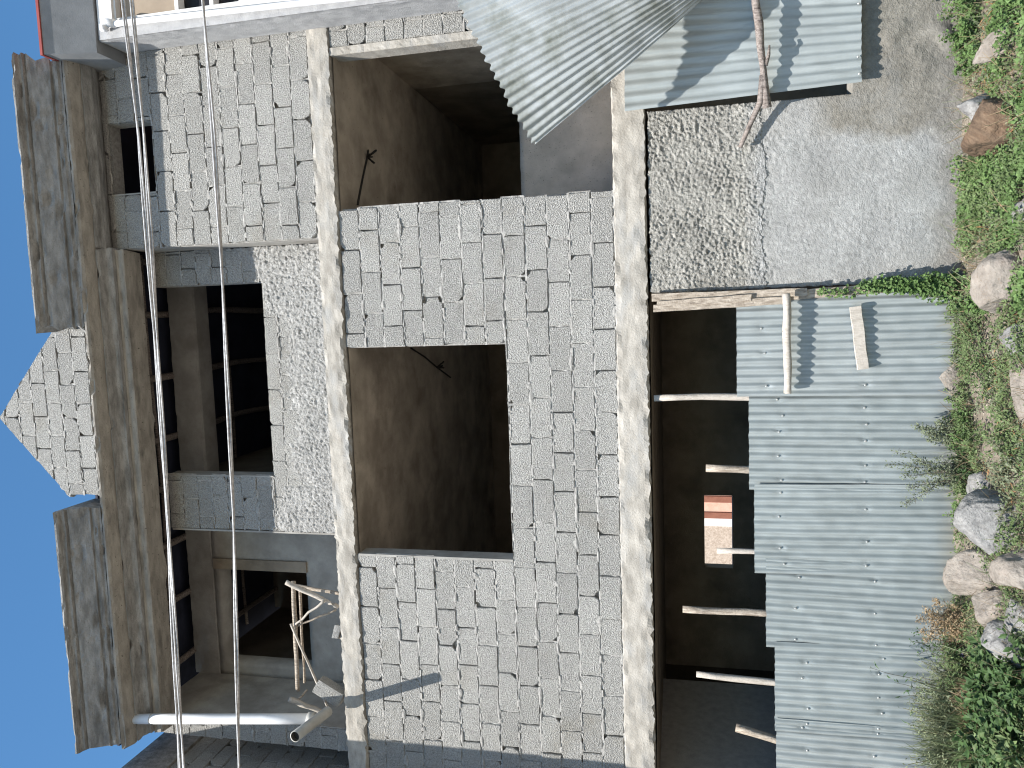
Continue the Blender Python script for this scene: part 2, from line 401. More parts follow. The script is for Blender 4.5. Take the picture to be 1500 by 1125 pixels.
# ceilings (coarse plaster under each slab) and inner walls
for z, x0_, x1_, y0_ in ((S2b-.014, -5, 3.05, .03), (S1b-.014, -6.2, 2.9, .05)):
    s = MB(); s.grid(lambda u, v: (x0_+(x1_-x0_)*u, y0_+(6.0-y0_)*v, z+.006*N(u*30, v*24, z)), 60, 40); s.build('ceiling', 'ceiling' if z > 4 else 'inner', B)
s = MB()
s.box(-5, 3.3, 6, 6.2, S1t, S2b-.01)
s.box(-5.0, -4.8, .21, 6, S1t, S2b); s.box(3.06, 3.3, .15, 6, S1t, S2b)
s.build('inner_wall', 'inner', B)
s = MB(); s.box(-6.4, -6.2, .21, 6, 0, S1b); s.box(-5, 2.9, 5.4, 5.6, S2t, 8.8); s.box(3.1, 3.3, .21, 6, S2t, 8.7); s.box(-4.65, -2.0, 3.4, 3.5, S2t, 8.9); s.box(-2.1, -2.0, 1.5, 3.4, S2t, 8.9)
s.build('inner_wall', 'unlitplaster', B)  # room walls darkened by colour to read as unlit
s = MB(); bw = [(-4.42, -3.16, 1.5, 1.965)]
for p, q, a, b in cells(-6.4, 2.9, 0, S1b, bw): s.box(p, q, 5.5, 5.7, a, b)
s.build('back_wall', 'inner', B)
# roof: dark underlay and pole joists
s = MB(); s.box(-4.95, 2.9, -.1, 5.6, 8.93, 8.96); s.build('roof_sheet', 'underside', B)
k = 0
x = -4.35
while x < 1.2:
    pole('roof_joist', (x, .0, 8.83+U(-.02, .02)), (x+U(-.12, .12), 5.4, 8.86), .045, .035, 'darkwood', B, .06, k); k += 1; x += U(.55, .85)
for yy in (.62, .95, 1.75, 2.6): pole('roof_batten', (-4.6, yy, 8.905), (.9, yy+U(-.1, .1), 8.905), .022, .02, 'darkwood', B, .05, k+yy)
# cornice
lip = [(.0, 8.60), (-.41, 8.612), (-.428, 8.60), (-.425, 8.578), (-.40, 8.56), (-.30, 8.532), (-.262, 8.53), (-.255, 8.545)]
cov = [(.05, 8.56), (-.262, 8.548), (-.27, 8.515), (-.235, 8.505), (-.20, 8.50), (-.165, 8.485), (-.145, 8.46), (-.135, 8.44), (-.03, 8.437)]
bem = [(.2, 8.445), (-.085, 8.445), (-.09, 8.43), (-.072, 8.415), (-.07, 8.37), (-.06, 8.355), (-.02, 8.352), (.2, 8.352)]
covR = cov[:6] + [(-.12, 8.485), (-.07, 8.50), (-.05, 8.545), (.1, 8.548)]
upp = [(-.12, 8.612), (-.12, 8.95), (-.30, 8.985), (-.655, 8.99), (-.678, 8.982), (-.677, 8.962), (-.66, 8.95), (-.628, 8.944), (-.615, 8.93), (-.61, 8.91), (-.575, 8.902), (-.575, 8.89), (-.59, 8.882), (-.575, 8.855), (-.545, 8.81), (-.512, 8.76), (-.488, 8.72), (-.48, 8.705), (-.455, 8.70), (-.452, 8.68), (-.465, 8.67), (-.45, 8.645), (-.43, 8.632), (-.42, 8.612)]
def cornice(name, prof, x0, x1, seed, m='cornice', amp=.006, rag=.05, parent=None):
    s = MB(); n = int((x1-x0)/.035); K = len(prof); w = n+1
    def fn(u, v):
        k = round(v*(K-1)); y, z = prof[k]; x = x0+(x1-x0)*u
        if u < 1e-6 or u > 1-1e-6: x += rag*(N(y*7, z*7, seed)+.6*N(y*23, z*23, seed+2))
        out = min(1, abs(y)*4)
        chip = max(0, N(x*4.3, k*.9, seed+5)-.30)*.13
        return (x, y+out*(amp*N(x*3, k*2.1, seed)+amp*.7*N(x*17, k*3.3, seed)+chip), z+amp*.8*N(x*9, k*1.7, seed+1)+amp*N(x*1.1, 0, seed+1))
    s.grid(fn, n, K-1)
    s.f.append([k*w for k in range(K)]); s.f.append([k*w+n for k in range(K)][::-1])
    return s.build(name, m, parent or B)
cornice('cornice_lip', lip, -4.75, 2.93, 2, 'tanband', .006, .03)
cornice('cornice', cov, -4.73, .87, 3); cornice('cornice', covR, .872, 2.93, 4)
cornice('cornice_beam', bem, -4.74, .868, 6, 'tanband', .006, .03)
cornice('cornice_crown', upp, .02, 2.80, 7, rag=.09); cornice('cornice_crown', upp, -4.69, -1.95, 8, rag=.06)
# gable of blocks standing on the moulding between the crowns
GA, GB, GT = at(146, 726, -.4), at(126, 476, -.4), at(-2, 612, -.4)
nl = Vector((-(GT.z-GA.z), GT.x-GA.x)); nl.normalize(); gl = at(103, 728, -.4); gr = at(90, 482, -.4)
lx, rx, tx_, tz_, bz = GA.x, GB.x+.03, GT.x, GT.z, 8.615
n1 = Vector((-(tz_-9.05), (tx_-lx))).normalized(); n2 = Vector(((tz_-8.98), (rx-tx_))).normalized()
block_wall('gable_wall', B, lx, rx, bz+.02, tz_+.1, -.40, clips=[((n1.x, n1.y), n1.x*lx+n1.y*9.05), ((n2.x, n2.y), n2.x*rx+n2.y*8.98)], seed=44, H=.193, L=.36, core=.16)
rg = random.Random(5)           # lumps of mortar along the two slopes
for (ax, az, bx_, bz_) in ((lx, 9.05, tx_, tz_), (tx_, tz_, rx, 8.98)):
    t = 0; s = MB()
    while t < 1:
        x, z = ax+(bx_-ax)*t, az+(bz_-az)*t; r = rg.uniform(.022, .045)
        i0 = len(s.v); bm = bmesh.new(); bmesh.ops.create_icosphere(bm, subdivisions=2, radius=r)
        for v in bm.verts:
            p = v.co*(1+.6*noise.noise(v.co*30+Vector((x*9, z*9, 0)))); s.v.append((x+p.x*1.2, -.31+p.y*1.6, z+p.z*.8))
        for f in bm.faces: s.f.append([i0+v.index for v in f.verts])
        bm.free(); t += rg.uniform(.012, .03)
    s.build('slope_mortar', 'mortar', B)
# sills and reveals of the first floor window
s = MB(); s.box(W1[0]-.02, W1[0]+.004, -.006, .2, W1[2], S2b-.02); s.build('window_reveal', 'plaster', B)
s = MB(); s.box(W1[0], W1[1], .06, .2, W1[2]-.02, W1[2]+.006); s.build('window_sill', 'mortar', B)
# electric boxes and wires left in the ceilings
for (a, b, c) in (((602, 510), (640, 538), (660, 553)), ((524, 300), (538, 230), (541, 226))):
    p, q, r3 = [atz(*t, S2b-.025) for t in (a, b, c)]
    s = MB().tube([p, p.lerp(q, .5)+Vector((.02, 0, 0)), q, r3], .012, 6)
    for d in range(5): s.tube([q, q+Vector((U(-.08, .08), U(-.08, .08), -U(.03, .12)))], .012, 5)
    s.build('ceiling_wire', 'black', B)
# ground floor: roughcast wall with a shop opening covered by a loose sheet
OP = (1.84, 2.9, .86, 2.62)
def rc_depth(x, z):
    up_ = max(0, min(1, (z-1.42+.10*N(x*3, z*3, 2))/.38)); k = .22+.78*up_*(.55+.75*max(0, min(1, .5+1.4*N(x*3.3, z*3.3, 21))))
    lump = max(0, N(x*5, z*5, 3))*max(0, min(1, (x-1.75)/.3))*max(0, min(1, (1.0-z)/.3))
    return -.0-k*(.010*N(x*12, z*12, 2)+.016*N(x*37, z*37, 4)+.016*N(x*76, z*76, 9)-.03*max(0, N(x*26, z*26, 15)-.32))-.006*N(x*4, z*4, 1)-.05*lump
def rc_wear(x, z):
    up_ = max(0, min(1, (z-1.62+.06*N(x*3, 2, 2))/.16))
    c = Vector((.98, .99, 1.0)).lerp(Vector((.92, .90, .85)), up_)
    e = (x-1.42)-.45*max(0, 1.1-z)*.0+.10*N(x*3, z*4, 5)+.05*N(x*11, z*11, 6)
    t = max(0, min(1, e/.12))*max(0, min(1, (1.25-z)/.25))
    c = c.lerp(Vector((.60, .56, .49)), t*.9)
    w = math.exp(-(e/.035)**2)*max(0, min(1, (.75-z)/.15))*max(0, min(1, .5+2*N(x*9, z*9, 1)))
    c = c.lerp(Vector((1.35, 1.34, 1.3)), w*.8)
    d = max(0, min(1, (.28-z+.12*N(x*5, z*5, 9))/.2)); c = c.lerp(Vector((.66, .63, .58)), d*.75)
    b_ = max(0, N(x*2.2, z*2.2, 12)); c = c*(1-.22*b_)
    return c
kp = lambda x, z: not (OP[0] < x and OP[2] < z)
def cut(x): return 1.60+.07*N(x*2.1, 3, 8)+.035*N(x*9, 1, 8)+.02*N(x*31, 4, 8)
panel('roughcast_wall', 'roughcast', B, .165, 3.6, 1.45, 2.63, rc_depth, rc_wear, .0095, lambda x, z: kp(x, z) and z > cut(x), .2)
panel('plaster_wall', 'float', B, .167, 3.6, -.15, 1.75, lambda x, z: rc_depth(x, z)+.004, rc_wear, .012, lambda x, z: kp(x, z) and z < cut(x)+.02, .2)
s = MB(); s.box(.19, .37, .19, 5.5, 0, S1b-.02); s.box(1.7, 2.95, 1.2, 1.3, 0, S1b-.02); s.build('partition_wall', 'inner', B)
# white downpipe and the short grey outlet pipe
pa, pb = at(184, 1053, -.25), at(458, 1053, -.25)
P_ = thing('downpipe', 'long white plastic downpipe below the left end of the cornice', 'pipe', (pa.x, pa.y, pb.z))
s = MB().tube([pb, pb.lerp(pa, .25), pb.lerp(pa, .5), pa], .056, 20); s.build('pipe', 'pvc', P_, True)
pc = pb.lerp(pa, .85); s = MB().tube([pc, pc+Vector((0, 0, .012))], .0585, 20); s.build('collar', 'greypvc', P_, True)
s = MB().tube([pb+Vector((0, 0, -.02)), pb+Vector((0, 0, .05))], .066, 20); s.build('socket', 'greypvc', P_, True)
qa, qb = at(470, 1050, -.27), at(432, 1079, -.74)
Q_ = thing('outlet_pipe', 'short grey outlet pipe sticking out towards the street under the white downpipe', 'pipe', qa)
s = MB(); d = (qb-qa).normalized(); s.tube([qa-d*.14, qa.lerp(qb, .5), qb], .056, 22, caps=False)
i0 = len(s.v); s.tube([qb, qb-d*.4], .049, 22, caps=False)
for k in range(22): s.f.append([i0-22+k, i0-22+(k+1) % 22, i0+(10-k) % 22, i0+(11-k) % 22])
s.build('pipe', 'greypvc', Q_, True)
s = MB().tube([qb-d*.05, qb-d*.06], .0488, 22); s.build('shade_disc', 'black', Q_)  # black disc standing in for the shade deep in the pipe

# ------------------------------------------------------------------ loose blocks and pole frame on the balcony edge
def loose(name, label, cat, px, Y, size, rot, m, group=None):
    p = at(*px, Y); o = MB(); rng = random.Random(px[0])
    o.box(-size[0]/2, size[0]/2, -size[1]/2, size[1]/2, -size[2]/2, size[2]/2)
    bm = bmesh.new(); vs = [bm.verts.new(v) for v in o.v]
    for f in o.f: bm.faces.new([vs[i] for i in f])
    bmesh.ops.subdivide_edges(bm, edges=bm.edges[:], cuts=6, use_grid_fill=True)
    for v in bm.verts:
        r = Vector([v.co[i]/(size[i]/2) for i in range(3)]); corner = sum(abs(c) > .9 for c in r)
        v.co *= 1-.03*max(0, corner-1)+.05*noise.noise(v.co*14)
    me = bpy.data.meshes.new(name); bm.to_mesh(me); bm.free(); me.materials.append(M[m])
    ob = bpy.data.objects.new(name, me); ob.location = p-Vector((0, 0, .05)); ob.rotation_euler = rot; link(ob); return tag(ob, label, cat, group)
loose('broken_block', 'broken grey block leaning on the balcony edge beside the outlet pipe', 'block', (478, 1012), .06, (.16, .16, .34), (.1, R(28), .2), 'block')
loose('mortar_lump', 'pale lump of mortar lying on the balcony edge under the pole frame', 'rubble', (489, 925), .02, (.14, .12, .075), (.1, .1, .4), 'mortar')
T = thing('pole_frame', 'rough railing frame of white thin poles lashed together on the balcony edge', 'railing', at(492, 930, .15))
def pp(a, b, r, m='palewood', Ya=.05, Yb=.05, sd=0): return pole('pole', at(*a, Ya), at(*b, Yb), r, r*.85, m, T, .015, sd)
pp((419, 853), (496, 889), .027, Ya=-.02, Yb=.06, sd=1)
pp((424, 856), (500, 870), .022, 'wood', .5, .3, 2)
pp((430, 852), (436, 1012), .027, 'wood', .1, .1, 3)
pp((439, 860), (446, 1000), .016, 'wood', .22, .18, 4)
pp((475, 880), (432, 915), .014, Ya=-.03, Yb=0, sd=5)
pp((492, 893), (434, 918), .011, 'wood', .2, .1, 6)
pp((426, 914), (482, 1040), .014, Ya=-.02, Yb=.05, sd=7)
pp((423, 1024), (470, 1042), .03, Ya=-.02, Yb=.1, sd=8)
pp((432, 1030), (450, 1010), .013, 'wood', .0, .15, 9)

# ------------------------------------------------------------------ tin sheets
def corrugated(name, parent, P, w, h, m='tin', pitch=.076, amp=.009, seed=0, nz=16, dents=.009, nails=(), loc=None):
    s = MB(); n = int(w/pitch*10); s.c = []
    def fn(u, v):
        x = w*u; z = h*v
        c = Vector((1, 1, 1)); mud = max(0, min(1, (.20+.12*N(x*4, 1, seed+7)-z)/.16)) if m == 'tin' and parent and nz > 60 else 0
        c = c.lerp(Vector((.80, .72, .60)), mud*.7)
        for (nx_, nz_) in nails:
            if abs(x-nx_) < .03 and 0 < nz_-z < .22: c = c*(1-.16*(1-(nz_-z)/.22)*(1-abs(x-nx_)/.03))
        c = c*(1-.10*max(0, N(x*2.5, z*1.2, seed+11)))
        s.c.append(c)
        d = amp*math.sin(2*math.pi*x/pitch)*(1-.25*max(0, N(x*5, z*4, seed+3))) + dents*N(x*2.2, z*2, seed)+dents*.5*N(x*9, z*7, seed+1)
        for (nx_, nz_) in nails:
            q = ((x-nx_)/.03)**2+((z-nz_)/.04)**2
            if q < 6: d -= (.020+.014*N(nx_*9, nz_*9, seed))*math.exp(-q)*(.5+N(x*60, z*60, seed))
        e = .005*N(x*11, 3, seed) if v in (0, 1) else 0
        return P(x, -d, z+e)
    s.grid(fn, n, nz)
    return s.build(name, m, parent, True, loc=loc)
FN = thing('tin_fence', 'long fence of overlapping silver corrugated tin sheets across the ground floor opening', 'fence', (-2.4, -.06, 0))
nail_me = None
def nail(parent, p):
    global nail_me
    if nail_me is None:
        s = MB().tube([(0, .004, 0), (0, -.005, 0), (0, -.008, 0)], lambda t: .012-.006*t, 8); o = s.build('nail', 'steel'); o.parent = parent; nail_me = o.data
    else: o = link(bpy.data.objects.new('nail', nail_me)); o.parent = parent
    o.location = Vector(p)-wloc(parent); return o
sheets = [(440, 576, 1079, 1390, -.082, 0), (572, 714, 1097, 1410, -.05, .001), (708, 830, 1105, 1415, -.060, -.002), (824, 946, 1122, 1415, -.05, .002), (940, 1062, 1135, 1420, -.060, -.002), (1054, 1190, 1137, 1420, -.05, .0)]
for k, (ya, yb, xt, xb, Y, sk) in enumerate(sheets):
    p0 = at(xt, yb+5, Y); p1 = at(xt, ya-3, Y); zt = (p0.z+p1.z)/2; zb = -.06; w = p1.x-p0.x; h = zt-zb
    lean = .02*k/5
    P = lambda x, d, z, p0=p0, Y=Y, sk=sk, zb=zb, h=h: (p0.x+x+sk*z*8, Y+d, zb+z)
    nl_ = []
    rr = random.Random(k)
    for zz in (h-.26+rr.uniform(-.02, .02), h*.42+rr.uniform(-.03, .03)):
        xx = rr.uniform(.06, .14)
        while xx < w-.04: nl_.append((round(xx/.076-.25)*.076+.019, zz+rr.uniform(-.03, .03))); xx += rr.choice((.076*2, .076*3, .076*4))
    o = corrugated('sheet', FN, P, w, h, 'tin', seed=k*3+1, nails=nl_, nz=70, amp=.0125)
    for (nx_, nz_) in nl_: nail(o, P(nx_, -.006, nz_))
for k, (px, py, py2, r) in enumerate(((958, 583, 581, .032), (1034, 686, 687, .036), (1000, 893, 899, .034), (1020, 988, 999, .03), (1078, 1066, 1084, .038), (1050, 807, 809, .026), (957, 1180, 1180, .03))):
    a = at(px, py, .06); b = at(1135, py2, .04); c = b+(b-a).normalized()*(b.z+.1)
    pole('post', (c.x, c.y, -.05), a, r*1.05, r, 'palewood' if k in (0, 3, 5) else 'wood', FN, .03, k*2+3)
pole('rail', at(1152, 430, -.2), at(1154, 576, -.17), .036, .032, 'palewood', FN, .012, 31)
a, b = at(1253, 449, -.15), at(1264, 541, -.13)
s = MB(); 
def board(a, b, w, t, seed, n=14):
    s = MB(); d = (b-a); L = d.length; d.normalize(); up = Vector((0, -1, 0)); sd = d.cross(up).normalized()
    K = [(-1, 0), (-.95, -1), (.95, -1), (1, 0), (1, 1), (-1, 1)]
    def fn(u, v):
        k = round(v*6) % 6; q = K[k]; ww = w*(1+.12*N(u*5, k, seed)+(.1 if u < .02 or u > .98 else 0)*N(k*3, u, seed+3))
        return a+d*(L*u+.012*N(k*2.7, 5, seed)*(1 if u in (0, 1) else 0))+sd*(ww*q[0]/2+.006*N(u*4, 2, seed))-up*(-t*q[1]/2*-1)
    s.grid(fn, n, 6); w_ = n+1
    s.f.append([k*w_ for k in range(6)]); s.f.append([k*w_+n for k in range(6)][::-1])
    return s
board(a, b, .095, .022, 3).build('short_board', 'palewood', FN)
for k, (a, b, w) in enumerate((((955, 436), (1182, 428), .075), ((957, 452), (1150, 440), .07), ((1120, 436), (1392, 414), .085), ((962, 446), (1100, 436), .06))):
    board(at(*a, -.06-.02*(k % 2)), at(*b, -.09-.02*(k % 2)), w, .035, 7+k).build('side_board', 'wood', FN)
for k, (px, py) in enumerate(((965, 560), (1010, 600))):
    pass
# loose sheet over the shop opening, held by a leaning pole
c0, c1, c2, c3 = at(915, 163, -.09), at(1262, 120, -.10), at(1262, -60, -.10), at(915, -60, -.10)
LS = thing('corrugated_sheet', 'clean silver corrugated sheet covering the shop opening beside the roughcast wall', 'metal sheet', c1)
def PS(x, d, z):
    u = x/1.15; v = z/1.92; p = (c1.lerp(c2, u)).lerp(c0.lerp(c3, u), v); return (p.x, p.y+d, p.z)
o = corrugated('sheet', LS, PS, 1.15, 1.92, 'tin', pitch=.076*1.15/abs(c2.x-c1.x) if abs(c2.x-c1.x) > .1 else .076, seed=40, nz=40, dents=.008)
for px in ((1258, 5), (1257, 83), (1259, 108)): nail(o, at(*px, -.115))
PL = thing('leaning_pole', 'dark crooked pole with a broken branch leaning against the loose sheet', 'pole', at(1125, 158, -.22))
s = MB().tube([at(1104, -60, -.30), at(1107, 5, -.28), at(1112, 35, -.26), at(1114, 70, -.24), at(1118, 100, -.22), at(1121, 135, -.18), at(1124, 158, -.15)], lambda t: .028+.012*math.sin(t*5)**2, 10, .3, 3)
s.build('pole', 'darkwood', PL, True)
s = MB().tube([at(1118, 110, -.21), at(1114, 150, -.16), at(1100, 180, -.11), at(1084, 216, -.08)], lambda t: .03-.012*t, 9, .35, 8); s.build('branch', 'darkwood', PL, True)
s = MB().tube([at(1121, 96, -.22), at(1126, 80, -.25), at(1127, 66, -.26)], lambda t: .02-.012*t, 8, .3, 5); s.build('branch_stub', 'darkwood', PL, True)

# the big curled sheet hanging from the right
def spl(pts, t):
    n = len(pts)-1; k = min(int(t*n), n-1); f = t*n-k
    p0, p1, p2, p3 = pts[max(k-1, 0)], pts[k], pts[k+1], pts[min(k+2, n)]
    return .5*((2*p1)+(p2-p0)*f+(2*p0-5*p1+4*p2-p3)*f*f+(3*p1-p0-3*p2+p3)*f**3)
E_ = [at(783, 212, -.66), at(755, 168, -.86), at(728, 118, -.99), at(705, 72, -1.05), at(684, 32, -1.05), at(664, -12, -1.00), at(638, -80, -.92), at(605, -160, -.86)]
G_ = [at(1046, -14, -.52), at(1046, -34, -.58), at(1042, -55, -.64), at(1032, -80, -.68), at(1012, -110, -.7), at(980, -145, -.7), at(930, -190, -.68), at(870, -240, -.65)]
CS = MB(); NC = 23
def curl(u, v):
    s_ = v; a = spl(E_, s_); b = spl(G_, s_); t = u
    ph = 2*math.pi*NC*(s_+.38*s_*(1-s_))+.8*math.sin(7*s_)
    e2 = .02
    t1 = (spl(E_, min(1, s_+e2)).lerp(spl(G_, min(1, s_+e2)), t)-spl(E_, max(0, s_-e2)).lerp(spl(G_, max(0, s_-e2)), t)).normalized()
    nn = t1.cross((b-a).normalized()).normalized()
    p = a.lerp(b, t); bow = math.sin(math.pi*t)
    amp = .0135*(1-.45*t)*(.6+.4*min(1, 2*s_))*(1-.2*max(0, N(t*4, s_*8, 3)))
    if u == 0: p += (b-a)*(.008*math.sin(ph)+.012*N(s_*14, 1, 1))
    dn = .012*N(t*5, s_*7, 5)
    return p+nn*(amp*math.sin(ph)+dn)+Vector((0, -.07*bow*(1-s_), -.05*bow*(1-s_)))
CS.grid(curl, 40, NC*10)
CU = CS.build('curled_sheet', 'oldtin', None, True, loc=E_[0]); tag(CU, 'large bent corrugated roofing sheet fanning down in front of the first floor veranda', 'metal sheet')

# ------------------------------------------------------------------ neighbours
NB = thing('neighbour_house', 'grey rendered house with red roof edge and white downpipe at the right of the blocks', 'house', (3.6, 0, 0))
s = MB(); ny = -.40
s.grid(lambda u, v: (2.95+.012*N(u*5, v*40, 1)*(1 if u > .8 else .3), -.02-.38*u, 2.7+5.45*v), 12, 120); s.build('side_wall', 'render', NB)
s = MB(); s.box(2.955, 3.06, ny, -.02, 2.7, 8.15); s.build('corner_pier', 'render', NB)
s = MB()
for p, q, a, b in cells(3.06, 6, 2.7, 8.15, [(3.16, 3.75, 6.55, 7.95)]): s.box(p, q, ny+.03, ny+.25, a, b)
s.build('front_wall', 'palepaint', NB)
s = MB(); s.box(3.06, 5.9, ny+.005, ny+.03, 7.98, 8.15); s.build('white_band', 'whitepaint', NB)
s = MB(); s.box(3.16, 3.75, ny+.10, ny+.13, 7.28, 7.95); s.build('tan_panel', 'tanpaint', NB)
s = MB(); s.box(3.16, 3.75, ny+.16, ny+.18, 6.55, 7.25); s.build('window_pane', 'glass', NB)
for z_ in (7.245, 6.85):
    s = MB(); s.box(3.16, 3.75, ny+.06, ny+.2, z_, z_+.042); s.build('window_bar', 'whitepaint', NB)
for z_, h_ in ((5.9, .12), (5.2, .06)):
    s = MB(); s.box(3.06, 6, ny-.02, ny+.03, z_, z_+h_); s.build('ledge', 'palepaint', NB)
rf0 = at(62, 80, -.62); zr = rf0.z; bx0 = at(128, 79, -.42)
s = MB(); A = [(rf0.x, -.62, zr-.02), (bx0.x, -.42, 8.17), (bx0.x, 1.6, 8.17), (rf0.x, 1.6, zr-.02)]
a_ = [s.vert(p) for p in A]; b_ = [s.vert((6, p[1], p[2])) for p in A]
for k in range(4): s.f.append([a_[k], a_[(k+1) % 4], b_[(k+1) % 4], b_[k]])
s.f.append(a_[::-1]); s.f.append(b_); s.build('soffit', 'soffit', NB)
s = MB(); s.box(rf0.x-.01, 6, -.635, 1.7, zr-.017, zr+.012); s.build('roof', 'rooftin', NB)
d0, d1 = at(157, 36, -.45), at(520, -4, -.45)
s = MB().tube([d0, d0.lerp(d1, .5), d1, d1+(d1-d0)*1.1], .029, 14); s.build('drainpipe', 'pvc', NB, True)
s = MB().tube([d0+Vector((-.055, -.01, .03)), d0+Vector((-.02, -.01, .035)), d0+Vector((.02, 0, .0)), d0+Vector((.0, 0, -.09))], .043, 14); s.build('drain_elbow', 'pvc', NB, True)

NL = thing('neighbour_wall', 'dark shaded block wall of the next building at the far left', 'wall', (-5.4, 0, 0))
block_wall('block_wall', NL, -.45, 3.2, 5.0, 8.35, 0, seed=61, P=lambda x, y, z: (-5.22-y, x, z), core=.25)
s = MB(); s.box(-5.62, -5.3, -1.46, -.46, 0, 9.7); s.box(-5.62, -5.3, -.455, 3.2, 0, 4.99); s.build('front_wing', 'render', NL)
ragged_slab('roof_edge', 'cornice', NL, -6.3, -5.20, -.44, 1.6, 8.36, 8.9, .03, 71)

# houses seen through the back window
RH = thing('rear_house', 'sunlit beige house with pink and brown bands seen through the back opening', 'house', (-7, 13.2, 0))
s = MB(); s.box(-12, -5.87, 13, 13.4, 0, 3.2); s.build('wall', 'beige', RH)
xx = -5.865
for w, m in ((.22, 'whitepaint'), (.17, 'brownband'), (.27, 'pinkstone'), (.17, 'brownband'), (.34, 'pinkstone'), (.3, 'brownband'), (.25, 'beige'), (1.5, 'brownband')):
    s = MB(); s.box(xx, xx+w-.004, 12.96-(.04 if m == 'brownband' else 0), 13.4, 0, 3.2); s.build('pilaster', m, RH); xx += w

# ------------------------------------------------------------------ overhead cables
def cable(pxs, Y, r, label, twist=0, strands=1):
    pts = [at(*p, Y) for p in pxs]
    a = pts[0]+(pts[0]-pts[1])*6; b = pts[-1]+(pts[-1]-pts[-2])*6
    ctrl = [a]+pts+[b]; s = MB(); tot = []
    for k in range(len(ctrl)-1):
        L = (ctrl[k+1]-ctrl[k]).length; n = max(2, int(L/.03))
        for i in range(n): tot.append(ctrl[k].lerp(ctrl[k+1], i/n))
    tot.append(ctrl[-1])
    for q in range(strands):
        pl = []
        for i, p in enumerate(tot):
            th = i*.03*twist+q*math.pi
            pl.append(p+Vector((0, math.cos(th), math.sin(th)))*(r*1.15 if strands > 1 else 0))
        s.tube(pl, r, 6)
    tag(s.build('power_cable', 'cable', None, True, loc=pts[0]), label, 'cable', 'cables strung across the facade')
cable(((180, 0), (203, 200), (217, 375), (242, 700), (263, 1125)), -4.4, .0041, 'topmost thin grey overhead cable, touching its neighbour before the middle window', 3.5, 2)
cable(((193, 0), (211, 200), (223, 375), (245, 730), (269, 1125)), -4.42, .0041, 'second overhead cable from the roof, just under the topmost one', 3.5, 2)
cable(((297, 0), (313, 200), (324, 375), (342, 750), (350, 1125)), -4.4, .0046, 'lowest overhead cable, a thicker twisted pair crossing the open balcony', 3, 2)

# ------------------------------------------------------------------ ground and rocks
def gz(x, y):
    f = max(0, -y-.15)
    return -.02+.05*N(x*1.3, y*1.3, 1)+.025*N(x*5, y*5, 3)+ .02*f*0 + (.02*N(x*14, y*14, 2))
s = MB()
s.grid(lambda u, v: ((-7+14*u), (-4+4.3*v), gz(-7+14*u, -4+4.3*v)), 280, 86)
tag(s.build('ground', 'ground', None, True), kind='structure')
s = MB(); s.grid(lambda u, v: (-300+600*u, -300+600*v, -.12), 8, 8); tag(s.build('terrain', 'ground'), kind='structure')
def rock(name, label, px, Y, size, m, seed, rot=0, lift=-.05, cuts=11, flat_=.75):
    bm = bmesh.new(); bmesh.ops.create_icosphere(bm, subdivisions=5, radius=1)
    rg = random.Random(seed); pl = []
    for _ in range(cuts):
        n = Vector((rg.gauss(0, 1), rg.gauss(0, 1), rg.gauss(0, 1))).normalized(); pl.append((n, rg.uniform(.50, .86)))
    for v in bm.verts:
        p = v.co.copy()
        for n, d in pl:
            k = p.dot(n)-d
            if k > 0: p -= n*k*.92
        p *= 1+.10*noise.noise(v.co*1.6+Vector((seed, 0, 0)))+.045*noise.noise(v.co*5+Vector((seed, 3, 0)))+.02*noise.noise(v.co*14+Vector((seed, 3, 1)))+.01*noise.noise(v.co*33)
        v.co = Vector((p.x*size[0]*1.22, p.y*size[1]*1.1, p.z*size[2]*1.22))
    for f in bm.faces: f.smooth = True
    me = bpy.data.meshes.new(name); bm.to_mesh(me); bm.free(); me.materials.append(M[m])
    o = bpy.data.objects.new(name, me); p = at(*px, Y)
    if p.z < .25*size[2]:
        p = atz(*px, .25*size[2]); p.y = min(p.y, -.3)
    o.location = p+Vector((0, 0, lift)); o.rotation_euler = (0, R(rot), seed); link(o)
    return tag(o, label, 'rock')
rock('rock', 'pinkish tan angular rock among bright green leaves below the roughcast wall', (1466, 417), -.75, (.22, .18, .20), 'tanrock', 3, 15)
rock('rock', 'large pale grey pitted rock beside the round tan rock', (1457, 764), -.62, (.27, .24, .26), 'rock', 12, 30)
rock('rock', 'round tan rock with a smooth face leaning on the tin fence', (1425, 845), -.45, (.23, .2, .21), 'tanrock', 21, -10, cuts=4)
rock('rock', 'tan rock at the bottom edge of the picture below the round tan rock', (1493, 838), -.95, (.24, .2, .17), 'tanrock', 33)
rock('rock', 'small flat tan rock half hidden by dry brown weeds', (1452, 888), -.62, (.15, .14, .17), 'tanrock', 41)
rock('rock', 'squarish pale rock at the edge of the dark leafy weeds', (1473, 944), -.85, (.17, .16, .18), 'rock', 55, 20, cuts=10)
rock('rock', 'small pale flat stone standing against the tin fence seam', (1388, 560), -.16, (.14, .06, .10), 'tanrock', 63, 0)
rock('rock', 'low rough tan stone sunk in the middle of the weeds', (1490, 565), -.95, (.26, .2, .09), 'tanrock', 70)
rock('rock', 'low pale grey stone half sunk under the grey green weeds', (1484, 500), -.85, (.15, .16, .10), 'rock', 77)
rock('rock', 'reddish brown clod of earth at the foot of the stained roughcast wall', (1456, 186), -.42, (.24, .2, .21), 'brownrock', 81, 20, cuts=5)
rock('rock', 'grey slab of stone tilted on the reddish clod of earth', (1430, 160), -.30, (.30, .12, .2), 'rock', 86, -25)
rock('rock', 'small white stone at the bottom edge below the green creeping leaves', (1496, 312), -.95, (.1, .1, .09), 'rock', 90)
rock('rock', 'long pinkish stone lying in the green leaves at the right corner', (1474, 55), -.75, (.30, .1, .09), 'tanrock', 93, 50)
